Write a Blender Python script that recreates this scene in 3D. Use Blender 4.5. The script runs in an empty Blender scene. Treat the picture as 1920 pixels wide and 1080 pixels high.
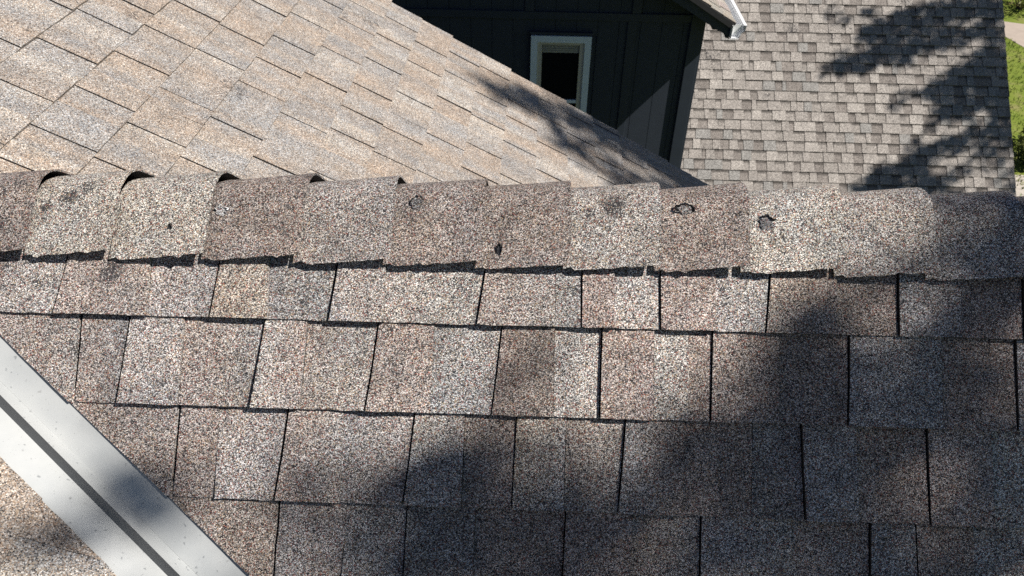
import bpy, bmesh, math, random
import numpy as np
from mathutils import Vector, Matrix, noise as mnoise
rnd = random.Random(7)
C = bpy.context.scene.collection
SC = bpy.context.scene
R = math.radians

# ------------------------------------------------------------------ camera
CAM_H = 8.2
F_PX = 1400.0
PITCH, YAW, ROLL = R(-39.746), R(-2.109), R(0.597)
CAM = np.array([0.0, 0.0, CAM_H])
_f = np.array([math.sin(YAW)*math.cos(PITCH), math.cos(YAW)*math.cos(PITCH), math.sin(PITCH)])
_r = np.array([math.cos(YAW), -math.sin(YAW), 0.0])
_u = np.cross(_r, _f)
AX_R = math.cos(ROLL)*_r + math.sin(ROLL)*_u
AX_U = -math.sin(ROLL)*_r + math.cos(ROLL)*_u
AX_F = _f
cam = bpy.data.cameras.new('camera'); cam_o = bpy.data.objects.new('camera', cam); C.objects.link(cam_o)
cam.sensor_width = 36.0; cam.lens = F_PX/1920*36.0; cam.clip_start = 0.05; cam.clip_end = 1500
cam.dof.use_dof = True; cam.dof.focus_distance = 1.25; cam.dof.aperture_fstop = 13.0
m = Matrix.Identity(4)
for i in range(3):
    m[i][0] = AX_R[i]; m[i][1] = AX_U[i]; m[i][2] = -AX_F[i]; m[i][3] = CAM[i]
cam_o.matrix_world = m
SC.camera = cam_o

# ------------------------------------------------------------------ light
SUN = np.array([0.656, -0.175, 0.755]); SUN /= np.linalg.norm(SUN)
EXPOSURE = 0.56
w = bpy.data.worlds.new('World'); SC.world = w; w.use_nodes = True
nt = w.node_tree; nt.nodes.clear()
sky = nt.nodes.new('ShaderNodeTexSky'); sky.sky_type = 'NISHITA'; sky.sun_disc = False; sky.air_density = 0.7; sky.dust_density = 0.3; sky.altitude = 1500
sky.sun_elevation = math.asin(SUN[2]); sky.sun_rotation = math.atan2(SUN[0], SUN[1])
bg = nt.nodes.new('ShaderNodeBackground'); bg.inputs['Strength'].default_value = 0.05
ow = nt.nodes.new('ShaderNodeOutputWorld')
nt.links.new(sky.outputs[0], bg.inputs[0]); nt.links.new(bg.outputs[0], ow.inputs[0])
sl = bpy.data.lights.new('sun', 'SUN'); sl.energy = 5.0; sl.angle = R(0.53); sl.color = (1.0, 0.95, 0.88)
so = bpy.data.objects.new('sun', sl); C.objects.link(so)
so.rotation_euler = Vector(-SUN).to_track_quat('-Z', 'Y').to_euler(); so.location = (12, 0, 22)
SC.view_settings.view_transform = 'Standard'; SC.view_settings.look = 'None'
SC.view_settings.exposure = EXPOSURE; SC.view_settings.gamma = 1.0; SC.view_settings.use_curve_mapping = False
SC.cycles.use_denoising = False

# ------------------------------------------------------------------ helpers
def ray(x, y):
    return (x-960)/F_PX*AX_R - (y-540)/F_PX*AX_U + AX_F
def hit(x, y, n, c):                     # plane n.(X-CAM)=c, world point
    r = ray(x, y); return CAM + r*(c/float(n@r))
def proj(P):
    d = np.asarray(P)-CAM; z = d@AX_F
    if z <= 0.05: return (-1e5, -1e5)
    return (960+F_PX*(d@AX_R)/z, 540-F_PX*(d@AX_U)/z)

class Frame:
    def __init__(s, n, c, eu, ev):
        s.n = np.array(n, float); s.c = c; s.eu = np.array(eu, float); s.ev = np.array(ev, float)
        s.O = CAM + s.n*c
    def pt(s, u, v, h=0.0): return s.O + s.eu*u + s.ev*v + s.n*h
    def px(s, x, y):
        d = hit(x, y, s.n, s.c) - s.O; return float(d@s.eu), float(d@s.ev)
    def uv(s, P): d = np.asarray(P)-s.O; return float(d@s.eu), float(d@s.ev), float(d@s.n)

PN = R(43.38); PG = R(41.42)
FN = Frame((0, -math.sin(PN), math.cos(PN)), -1.20436, (1, 0, 0), (0, math.cos(PN), math.sin(PN)))
_l0 = hit(0, 750, FN.n, FN.c); _l1 = hit(328, 1080, FN.n, FN.c); VAL_D = (_l1-_l0)/np.linalg.norm(_l1-_l0)
_nM = np.cross(VAL_D, (0, 1, 0)); _nM /= np.linalg.norm(_nM); _nM *= np.sign(_nM[2])
FM = Frame(_nM, float(_nM@(_l0-CAM)), (0, 1, 0), (-_nM[2], 0, _nM[0]))
FG = Frame((0, -math.sin(PG), math.cos(PG)), -9.71, (1, 0, 0), (0, math.cos(PG), math.sin(PG)))

def new_obj(name, me, parent=None, mats=()):
    o = bpy.data.objects.new(name, me); C.objects.link(o)
    for mt in mats: me.materials.append(mt)
    if parent is not None: o.parent = parent
    return o
def tag(o, label=None, cat=None, group=None, kind=None):
    if label: o['label'] = label
    if cat: o['category'] = cat
    if group: o['group'] = group
    if kind: o['kind'] = kind
    return o
def empty(name, loc):
    o = bpy.data.objects.new(name, None); C.objects.link(o); o.location = loc; o.empty_display_size = 0.3
    bpy.context.view_layer.update(); return o
def child(o, parent):
    o.parent = parent; o.matrix_parent_inverse = parent.matrix_world.inverted(); return o

class MB:
    """collects vertices, faces, material slots and a tone colour per vertex"""
    def __init__(s): s.v = []; s.f = []; s.m = []; s.c = []; s.smooth = []
    def vert(s, p, col=(1, 1, 1)): s.v.append(tuple(float(q) for q in p)); s.c.append(col); return len(s.v)-1
    def face(s, ids, mi=0, sm=False): s.f.append(tuple(ids)); s.m.append(mi); s.smooth.append(sm)
    def quad(s, ps, mi=0, col=(1, 1, 1)): s.face([s.vert(p, col) for p in ps], mi)
    def box(s, x0, x1, y0, y1, z0, z1, mi=0):
        p = [s.vert((x, y, z)) for x in (x0, x1) for y in (y0, y1) for z in (z0, z1)]
        for q in ((0, 1, 3, 2), (4, 6, 7, 5), (0, 4, 5, 1), (2, 3, 7, 6), (0, 2, 6, 4), (1, 5, 7, 3)): s.face([p[i] for i in q], mi)
    def prism(s, pts, y0, y1, mi=0):         # polygon in x,z extruded along y
        a = [s.vert((x, y0, z)) for x, z in pts]; b = [s.vert((x, y1, z)) for x, z in pts]
        s.face(a[::-1], mi); s.face(b, mi); n = len(pts)
        for i in range(n): j = (i+1) % n; s.face((a[i], a[j], b[j], b[i]), mi)
    def join(s, o):
        k = len(s.v); s.v += o.v; s.c += o.c; s.f += [tuple(i+k for i in q) for q in o.f]; s.m += o.m; s.smooth += o.smooth
    def mesh(s, name):
        me = bpy.data.meshes.new(name); me.from_pydata(s.v, [], s.f)
        me.polygons.foreach_set('material_index', s.m); me.polygons.foreach_set('use_smooth', s.smooth)
        at = me.color_attributes.new('tone', 'FLOAT_COLOR', 'POINT')
        at.data.foreach_set('color', np.array([(c[0], c[1], c[2], 1.0) for c in s.c], np.float32).ravel())
        me.update(); return me
    def build(s, name, mats, parent=None, bevel=0):
        me = s.mesh(name)
        if bevel:
            bm = bmesh.new(); bm.from_mesh(me); bmesh.ops.recalc_face_normals(bm, faces=bm.faces)
            bmesh.ops.bevel(bm, geom=[e for e in bm.edges if len(e.link_faces) == 2 and e.calc_face_angle() > 0.5], offset=bevel, segments=2, profile=0.6, affect='EDGES')
            bm.to_mesh(me); bm.free()
        o = new_obj(name, me, None, mats if isinstance(mats, (list, tuple)) else [mats])
        if parent is not None: child(o, parent)
        return o

# ------------------------------------------------------------------ materials
def mat(name):
    m = bpy.data.materials.new(name); m.use_nodes = True; n = m.node_tree; n.nodes.clear()
    out = n.nodes.new('ShaderNodeOutputMaterial'); b = n.nodes.new('ShaderNodeBsdfPrincipled')
    n.links.new(b.outputs[0], out.inputs[0]); return m, n, b
def N(n, t, **k):
    x = n.nodes.new(t)
    for a, v in k.items():
        if a.startswith('i_'):
            x.inputs[int(a[2:]) if a[2:].isdigit() else a[2:].replace('_', ' ')].default_value = v
        else: setattr(x, a, v)
    return x
def ramp(n, stops, mode='LINEAR'):
    r = n.nodes.new('ShaderNodeValToRGB'); r.color_ramp.interpolation = mode; e = r.color_ramp.elements
    while len(e) > 1: e.remove(e[0])
    e[0].position = stops[0][0]; e[0].color = (*stops[0][1], 1)
    for p, c in stops[1:]:
        q = e.new(p); q.color = (*c, 1)
    return r
def mixc(n, a, b, fac=None, mode='MULTIPLY', f=1.0):
    x = n.nodes.new('ShaderNodeMix'); x.data_type = 'RGBA'; x.blend_type = mode; x.inputs[0].default_value = f
    if fac is not None: n.links.new(fac, x.inputs[0])
    for s, i in ((a, 6), (b, 7)):
        if isinstance(s, tuple): x.inputs[i].default_value = (*s, 1)
        else: n.links.new(s, x.inputs[i])
    return x.outputs[2]

def granule_mat(name, scale, stops, patch=0.22, patch_scale=14, tint=((1, 1, 1), (1, 1, 1)), bump=0.8, stains=()):
    m, n, b = mat(name); L = n.links
    geo = N(n, 'ShaderNodeNewGeometry'); pos = geo.outputs['Position']
    tone = N(n, 'ShaderNodeVertexColor', layer_name='tone')
    nz = N(n, 'ShaderNodeTexNoise', i_Scale=scale*0.35, i_Detail=1.0); L.new(pos, nz.inputs['Vector'])
    wob = N(n, 'ShaderNodeVectorMath', operation='SCALE', i_Scale=0.9/scale); L.new(nz.outputs['Color'], wob.inputs[0])
    add = N(n, 'ShaderNodeVectorMath', operation='ADD'); L.new(pos, add.inputs[0]); L.new(wob.outputs[0], add.inputs[1])
    vo = N(n, 'ShaderNodeTexVoronoi', i_Scale=scale); L.new(add.outputs[0], vo.inputs['Vector'])
    sep = N(n, 'ShaderNodeSeparateColor'); L.new(vo.outputs['Color'], sep.inputs[0])
    rp = ramp(n, stops, 'CONSTANT'); L.new(sep.outputs[0], rp.inputs[0])
    jit = N(n, 'ShaderNodeMapRange', i_3=0.7, i_4=1.3); L.new(sep.outputs[1], jit.inputs[0])
    col = mixc(n, rp.outputs[0], jit.outputs[0])
    col = mixc(n, col, tone.outputs[0])
    pn = N(n, 'ShaderNodeTexNoise', i_Scale=patch_scale, i_Detail=6.0, i_Roughness=0.62); L.new(pos, pn.inputs['Vector'])
    pr = ramp(n, [(0.30, tint[0]), (0.7, tint[1])]); L.new(pn.outputs[0], pr.inputs[0])
    col = mixc(n, col, pr.outputs[0])
    pm = N(n, 'ShaderNodeMapRange', i_1=0.3, i_2=0.7, i_3=1-patch, i_4=1+patch)
    pn2 = N(n, 'ShaderNodeTexNoise', i_Scale=patch_scale*2.3, i_Detail=5.0, i_Roughness=0.65); L.new(pos, pn2.inputs['Vector'])
    L.new(pn2.outputs[0], pm.inputs[0]); col = mixc(n, col, pm.outputs[0])
    # bare spots where granules are lost
    bs = N(n, 'ShaderNodeTexNoise', i_Scale=patch_scale*5, i_Detail=7.0, i_Roughness=0.75); L.new(pos, bs.inputs['Vector'])
    bl = N(n, 'ShaderNodeTexNoise', i_Scale=patch_scale*0.45, i_Detail=2.0); L.new(pos, bl.inputs['Vector'])
    bm_ = N(n, 'ShaderNodeMath', operation='ADD'); L.new(bs.outputs[0], bm_.inputs[0]); L.new(bl.outputs[0], bm_.inputs[1])
    last = N(n, 'ShaderNodeMapRange', i_1=1.16, i_2=1.34, i_3=0.0, i_4=0.65); L.new(bm_.outputs[0], last.inputs[0])
    acc = last.outputs[0]
    if stains:
        sn = N(n, 'ShaderNodeTexNoise', i_Scale=330.0, i_Detail=5.0, i_Roughness=0.7); L.new(pos, sn.inputs['Vector'])
        for (p, rad, amt) in stains:
            dv = N(n, 'ShaderNodeVectorMath', operation='DISTANCE'); dv.inputs[1].default_value = tuple(p); L.new(pos, dv.inputs[0])
            mr = N(n, 'ShaderNodeMapRange', i_1=rad*1.75, i_2=0.0, i_3=-0.62, i_4=0.38); L.new(dv.outputs['Value'], mr.inputs[0])
            s2 = N(n, 'ShaderNodeMath', operation='ADD'); L.new(mr.outputs[0], s2.inputs[0]); L.new(sn.outputs[0], s2.inputs[1])
            s3 = N(n, 'ShaderNodeMapRange', i_1=0.38, i_2=0.62, i_3=0.0, i_4=amt*.85); L.new(s2.outputs[0], s3.inputs[0])
            mx = N(n, 'ShaderNodeMath', operation='MAXIMUM'); L.new(acc, mx.inputs[0]); L.new(s3.outputs[0], mx.inputs[1]); acc = mx.outputs[0]
    th = N(n, 'ShaderNodeMath', operation='MULTIPLY', i_1=0.85); L.new(sep.outputs[2], th.inputs[0])
    df = N(n, 'ShaderNodeMath', operation='SUBTRACT'); L.new(acc, df.inputs[0]); L.new(th.outputs[0], df.inputs[1])
    lg = N(n, 'ShaderNodeMapRange', i_1=-0.02, i_2=0.10, i_3=0.0, i_4=0.9); L.new(df.outputs[0], lg.inputs[0])
    ag = N(n, 'ShaderNodeMath', operation='MULTIPLY', i_1=1.0); L.new(lg.outputs[0], ag.inputs[0])
    on = N(n, 'ShaderNodeMath', operation='GREATER_THAN', i_1=0.02); L.new(acc, on.inputs[0]); L.new(on.outputs[0], ag.inputs[1])
    col = mixc(n, col, (0.026, 0.026, 0.030), ag.outputs[0], 'MIX')
    L.new(col, b.inputs['Base Color']); b.inputs['Roughness'].default_value = 0.92; b.inputs['Specular IOR Level'].default_value = 0.25
    if bump:
        bp = N(n, 'ShaderNodeBump', i_Strength=bump, i_Distance=0.45/scale); 
        inv = N(n, 'ShaderNodeMath', operation='SUBTRACT', i_0=1.0); L.new(vo.outputs['Distance'], inv.inputs[1])
        ad2 = N(n, 'ShaderNodeMath', operation='ADD'); L.new(inv.outputs[0], ad2.inputs[0]); L.new(sep.outputs[2], ad2.inputs[1])
        L.new(ad2.outputs[0], bp.inputs['Height']); L.new(bp.outputs[0], b.inputs['Normal'])
    return m

def plain(name, col, rough=0.6, var=0.0, vscale=8, spec=0.4, metal=0.0, bump=0.0, bscale=60):
    m, n, b = mat(name); b.inputs['Roughness'].default_value = rough; b.inputs['Specular IOR Level'].default_value = spec; b.inputs['Metallic'].default_value = metal
    geo = N(n, 'ShaderNodeNewGeometry')
    t = N(n, 'ShaderNodeTexNoise', i_Scale=vscale, i_Detail=6.0, i_Roughness=0.65); n.links.new(geo.outputs['Position'], t.inputs['Vector'])
    r = ramp(n, [(0.25, tuple(c*(1-var) for c in col)), (0.75, tuple(min(1, c*(1+var)) for c in col))]); n.links.new(t.outputs[0], r.inputs[0])
    n.links.new(r.outputs[0], b.inputs['Base Color'])
    if bump:
        t2 = N(n, 'ShaderNodeTexNoise', i_Scale=bscale, i_Detail=5.0); n.links.new(geo.outputs['Position'], t2.inputs['Vector'])
        bp = N(n, 'ShaderNodeBump', i_Strength=bump, i_Distance=0.004); n.links.new(t2.outputs[0], bp.inputs['Height']); n.links.new(bp.outputs[0], b.inputs['Normal'])
    return m

GRAN = [(0.0, (0.022, 0.022, 0.025)), (0.18, (0.085, 0.083, 0.085)), (0.36, (0.27, 0.115, 0.095)), (0.43, (0.225, 0.215, 0.21)),
        (0.60, (0.38, 0.30, 0.21)), (0.69, (0.42, 0.405, 0.39)), (0.83, (0.67, 0.65, 0.62))]
GRAN_M = [(0.0, (0.045, 0.044, 0.045)), (0.12, (0.13, 0.127, 0.128)), (0.27, (0.23, 0.175, 0.14)), (0.42, (0.265, 0.257, 0.25)),
          (0.59, (0.34, 0.29, 0.235)), (0.74, (0.365, 0.357, 0.348)), (0.89, (0.55, 0.535, 0.515))]
GRAN_G = [(0.0, (0.15, 0.141, 0.135)), (0.3, (0.235, 0.222, 0.212)), (0.6, (0.30, 0.283, 0.27)), (0.85, (0.39, 0.372, 0.355))]
def spx(x, y, h=0.0):
    u_, v_ = FN.px(x, y); return FN.pt(u_, v_, h)
STAINS = [(spx(215, 512), 0.030, .8), (spx(75, 530), 0.016, .5), (spx(240, 645), 0.013, .8), (spx(140, 372, .012), 0.022, .75), (spx(170, 352, .01), 0.018, .7), (spx(95, 390, .012), 0.016, .75),
          (spx(330, 430, .012), 0.008, 1), (spx(1150, 388, .012), 0.028, .8), (spx(1105, 402, .012), .014, .6), (spx(580, 560), 0.03, .4), (spx(870, 535), 0.026, .5),
          (spx(1075, 545), 0.02, .5), (spx(150, 655), .02, .45), (spx(490, 722), .016, .5), (spx(245, 590), .02, .4), (spx(655, 870), .03, .35), (spx(1460, 450, .012), .010, .5)]
M_NEAR = granule_mat('shingle_granules_near', 760, GRAN, patch=0.24, patch_scale=11, tint=((0.92, 0.95, 1.0), (1.04, 1.0, 0.965)), bump=1.0, stains=STAINS)
M_MAIN = granule_mat('shingle_granules_main', 620, GRAN_M, patch=0.17, patch_scale=11, tint=((0.91, 0.945, 0.99), (1.04, 0.985, 0.93)), bump=0.5)
M_GREY = granule_mat('shingle_granules_grey', 160, GRAN_G, patch=0.05, patch_scale=5, bump=0.25)
M_EDGE = plain('asphalt_cut_edge', (0.028, 0.027, 0.028), 0.85, 0.3, 90)
M_TAR = plain('roofing_tar', (0.015, 0.015, 0.017), 0.35, 0.3, 200, 0.5)
M_DECK = plain('felt_underlayment', (0.03, 0.03, 0.032), 0.95, 0.2, 20)
M_SIDING = plain('charcoal_painted_siding', (0.034, 0.043, 0.058), 0.75, 0.10, 10, 0.3, bump=0.35, bscale=90)
M_TRIMD = plain('charcoal_painted_trim', (0.030, 0.039, 0.054), 0.65, 0.10, 10, 0.35)
M_WHITE = plain('white_window_trim', (0.62, 0.71, 0.80), 0.5, 0.05, 9)  # blue of the skylit shade is tinted into this white
M_FRAME = plain('almond_vinyl_frame', (0.50, 0.48, 0.42), 0.5, 0.05, 9)
M_BLIND = plain('grey_blind', (0.30, 0.30, 0.27), 0.8, 0.05, 9)
M_GUT = plain('white_gutter_aluminium', (0.82, 0.83, 0.84), 0.35, 0.04, 6)
M_DARKROOM = plain('dark_room', (0.02, 0.02, 0.02), 0.9)
M_FASCIA = plain('brown_fascia_paint', (0.06, 0.058, 0.056), 0.7, 0.1)
def glass_mat():
    m, n, b = mat('window_glass'); b.inputs['Base Color'].default_value = (0.008, 0.009, 0.010, 1); b.inputs['Roughness'].default_value = 0.05
    b.inputs['Specular IOR Level'].default_value = 0.25; return m
M_GLASS = glass_mat()
def valley_mat():
    m, n, b = mat('painted_valley_metal'); L = n.links; geo = N(n, 'ShaderNodeNewGeometry'); pos = geo.outputs['Position']
    t = N(n, 'ShaderNodeTexNoise', i_Scale=9.0, i_Detail=7.0, i_Roughness=0.6); L.new(pos, t.inputs['Vector'])
    r = ramp(n, [(0.3, (0.35, 0.365, 0.37)), (0.7, (0.43, 0.44, 0.438))]); L.new(t.outputs[0], r.inputs[0]); col = r.outputs[0]
    for sc, th, amt, c in ((85, 0.13, 0.62, (0.13, 0.14, 0.15)), (190, 0.10, 0.5, (0.12, 0.12, 0.12)), (40, 0.07, .45, (.2, .2, .2))):
        wv = N(n, 'ShaderNodeTexNoise', i_Scale=sc*1.3, i_Detail=2.0); L.new(pos, wv.inputs['Vector'])
        ws = N(n, 'ShaderNodeVectorMath', operation='SCALE', i_Scale=0.9/sc); L.new(wv.outputs['Color'], ws.inputs[0])
        wa = N(n, 'ShaderNodeVectorMath', operation='ADD'); L.new(pos, wa.inputs[0]); L.new(ws.outputs[0], wa.inputs[1])
        v = N(n, 'ShaderNodeTexVoronoi', i_Scale=float(sc)); L.new(wa.outputs[0], v.inputs['Vector'])
        mr = N(n, 'ShaderNodeMapRange', i_1=th*1.6, i_2=th*0.7, i_3=0.0, i_4=amt); L.new(v.outputs['Distance'], mr.inputs[0])
        sp = N(n, 'ShaderNodeSeparateColor'); L.new(v.outputs['Color'], sp.inputs[0])
        gt = N(n, 'ShaderNodeMath', operation='GREATER_THAN', i_1=0.55); L.new(sp.outputs[0], gt.inputs[0])
        mu = N(n, 'ShaderNodeMath', operation='MULTIPLY'); L.new(mr.outputs[0], mu.inputs[0]); L.new(gt.outputs[0], mu.inputs[1])
        col = mixc(n, col, c, mu.outputs[0], 'MIX')
    L.new(col, b.inputs['Base Color']); b.inputs['Roughness'].default_value = 0.5; b.inputs['Specular IOR Level'].default_value = 0.35
    return m
M_VALLEY = valley_mat()
M_RIB = plain('rib_shade_metal', (0.17, 0.175, 0.18), 0.55, 0.12, 25, 0.3)  # dark tone paints the shade on the rib's left face
def grass_ground():
    m, n, b = mat('lawn_soil'); L = n.links; geo = N(n, 'ShaderNodeNewGeometry')
    t = N(n, 'ShaderNodeTexNoise', i_Scale=1.1, i_Detail=8.0, i_Roughness=0.7); L.new(geo.outputs['Position'], t.inputs['Vector'])
    r = ramp(n, [(0.3, (0.095, 0.14, 0.02)), (0.52, (0.16, 0.20, 0.035)), (0.66, (0.22, 0.20, 0.085)), (0.8, (0.30, 0.25, 0.14))]); L.new(t.outputs[0], r.inputs[0])
    L.new(r.outputs[0], b.inputs['Base Color']); b.inputs['Roughness'].default_value = 0.95; b.inputs['Specular IOR Level'].default_value = 0.1; return m
M_GROUND = grass_ground()
def leaf_mat(name, a, c, sc=3.0):
    m, n, b = mat(name); L = n.links; geo = N(n, 'ShaderNodeNewGeometry')
    t = N(n, 'ShaderNodeTexNoise', i_Scale=sc, i_Detail=4.0); L.new(geo.outputs['Position'], t.inputs['Vector'])
    r = ramp(n, [(0.3, a), (0.7, c)]); L.new(t.outputs[0], r.inputs[0]); L.new(r.outputs[0], b.inputs['Base Color'])
    b.inputs['Roughness'].default_value = 0.6; b.inputs['Specular IOR Level'].default_value = 0.25; return m
M_LEAF = leaf_mat('oak_leaves', (0.035, 0.075, 0.015), (0.075, 0.12, 0.028))
M_SHRUB = leaf_mat('shrub_leaves', (0.045, 0.075, 0.018), (0.13, 0.14, 0.035))
M_BLADE = leaf_mat('grass_blades', (0.12, 0.19, 0.025), (0.30, 0.31, 0.09), 1.3)
M_BARK = plain('bark', (0.10, 0.08, 0.065), 0.95, 0.35, 14, 0.1, bump=0.8, bscale=25)
M_CONC = plain('concrete_path', (0.38, 0.32, 0.27), 0.9, 0.12, 3, 0.2, bump=0.2)
M_MULCH = plain('pale_edging_stone', (0.42, 0.38, 0.33), 0.9, 0.3, 9, 0.2, bump=0.6, bscale=14)

# ------------------------------------------------------------------ shingle pieces
TONE = dict(p=(1.0, .93, .90), l=(1.15, 1.15, 1.14), g=(.88, .90, .93), d=(.72, .73, .75), t=(1.08, 1.02, .93), b=(.84, .77, .735), m=(.98, .97, .96))
def jitter(c, a, rg=rnd):
    k = 1+rg.uniform(-a, a); return tuple(q*k*(1+rg.uniform(-a*.25, a*.25)) for q in c)

def piece(fr, ub0, ub1, ut0, ut1, vb, vt, H, cols, over=0.022, nseg=6, rows=3, wob=0.0012, drop=0.008, clip=None, cliphi=None, lift=(0, 0), base=-0.019, curl=0.0, band=None, seed=0, front=0, rside=1):
    """one shingle tab: butt edge vb(u), next course's butt edge vt(u); cols = tone colours spread along the tab"""
    rg = random.Random(seed); mb = MB()
    ws = [i/(rows-1) for i in range(rows)] if band is None else band
    grid = []; low = []
    for w_ in ws:
        row = []; lrow = []
        for i in range(nseg+1):
            s = i/nseg
            ext = over if w_ >= 0.999 else 0.0
            u0 = ub0+(ut0-ub0)*w_; u1 = ub1+(ut1-ub1)*w_
            u = u0+(u1-u0)*s
            v = vb(u)+(vt(u)-vb(u))*w_+ext
            if w_ == 0: v += wob*(mnoise.noise((u*38, v*9, seed*.37))+.5*mnoise.noise((u*120, 3.1, seed*.7)))
            if i in (0, nseg) and 0 < w_ < 1: u += wob*.8*mnoise.noise((v*45, seed*.9, 2.0))
            if clip: u = max(u, clip(v)+(0.0018*mnoise.noise((v*70, 1.7, 4.0))))
            if cliphi: u = min(u, cliphi(v)+(0.0018*mnoise.noise((v*70, 5.7, 4.0))))
            hh = H-drop*w_+(lift[0]*(1-s)+lift[1]*s)*(1-w_)+curl*(1-w_)**2*math.sin(s*math.pi)
            k = s*(len(cols)-1); a = min(int(k), len(cols)-2) if len(cols) > 1 else 0; fr_ = k-a
            c0 = cols[a]; c1 = cols[min(a+1, len(cols)-1)]
            col = tuple(x+(y-x)*fr_ for x, y in zip(c0, c1))
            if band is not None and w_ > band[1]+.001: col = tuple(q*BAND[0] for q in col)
            row.append(mb.vert(fr.pt(u, v, hh), col)); lrow.append((u, v, col))
        grid.append(row); low.append(lrow)
    for r in range(len(ws)-1):
        for i in range(nseg): mb.face((grid[r][i], grid[r][i+1], grid[r+1][i+1], grid[r+1][i]))
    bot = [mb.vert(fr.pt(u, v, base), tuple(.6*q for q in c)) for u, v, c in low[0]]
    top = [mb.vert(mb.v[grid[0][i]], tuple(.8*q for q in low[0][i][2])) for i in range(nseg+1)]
    for i in range(nseg): mb.face((bot[i], bot[i+1], top[i+1], top[i]), front)
    for i in (0, nseg):
        a = [mb.vert(mb.v[grid[r][i]]) for r in range(len(ws))]
        b = [mb.vert(fr.pt(low[r][i][0], low[r][i][1], base)) for r in range(len(ws))]
        for r in range(len(ws)-1):
            q = (a[r], a[r+1], b[r+1], b[r]) if i == 0 else (a[r], b[r], b[r+1], a[r+1])
            mb.face(q, 1 if i == 0 else rside)
    mb.ctr = fr.pt((ub0+ub1+ut0+ut1)/4, (vb(ub0)+vt(ub0))/2, 0)
    mb.cor = [fr.pt(ub0, vb(ub0)), fr.pt(ub1, vb(ub1)), fr.pt(ut0, vt(ut0)), fr.pt(ut1, vt(ut1))]
    return mb
BAND = [0.5]

def emit(pieces, parent, mats, name, rest, visible, cap=300):
    """visible pieces become objects of their own, the others one joined mesh"""
    vis = []; other = MB()
    for mb in pieces:
        ps = [proj(p) for p in mb.cor+[mb.ctr]]
        if any(visible(x, y) for x, y in ps):
            xs = [p[0] for p in ps[:4]]; ys = [p[1] for p in ps[:4]]
            vis.append((-(max(xs)-min(xs))*(max(ys)-min(ys)), mb))
        else: other.join(mb)
    vis.sort(key=lambda t: t[0])
    for a, mb in vis[:cap]: mb.build(name, mats, parent)
    for a, mb in vis[cap:]: other.join(mb)
    if other.v: tag(other.build(rest, mats, parent), kind='stuff')
    return len(vis)

# ------------------------------------------------------------------ near house: roof frame numbers
house = empty('house', (0.0, 2.0, 0.0))
EXP_ = 0.143
VL = [(0.0079, 0.2262), (0.0079, 0.0832), (0.0077, -0.0588), (0.0049, -0.2028)]        # butt lines of the courses on the near slope
while len(VL) < 16: VL.append((0.0049, VL[-1][1]-0.1435))
VF = [(lambda u, a=a, b=b: a*u+b) for a, b in VL]
RIDGE_V = lambda u: 0.310+0.0079*u+0.004
X_END = 2.7                                           # gable end of the near wing
_e0 = FN.px(0, 626); _e1 = FN.px(472, 1080)
def clipN(v): t = (v-_e0[1])/(_e1[1]-_e0[1]); return _e0[0]+t*(_e1[0]-_e0[0])
_f0 = FM.px(0, 858); _f1 = FM.px(218, 1080)           # (u=y, v) of the cut on the main slope
def near_edge(v): t = (v-_f0[1])/(_f1[1]-_f0[1]); return _f0[0]+t*(_f1[0]-_f0[0])
# where the two valleys start: the ridge meets the main slope
def main_z(x): return CAM_H + (FM.c - FM.n[0]*x)/FM.n[2]
rid0 = FN.pt(0, RIDGE_V(0)); rid_y = rid0[1]; rid_z = rid0[2]
X_TOP = (FM.c-FM.n[2]*(rid_z-CAM_H))/FM.n[0]
EAVE_X = 0.86

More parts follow.
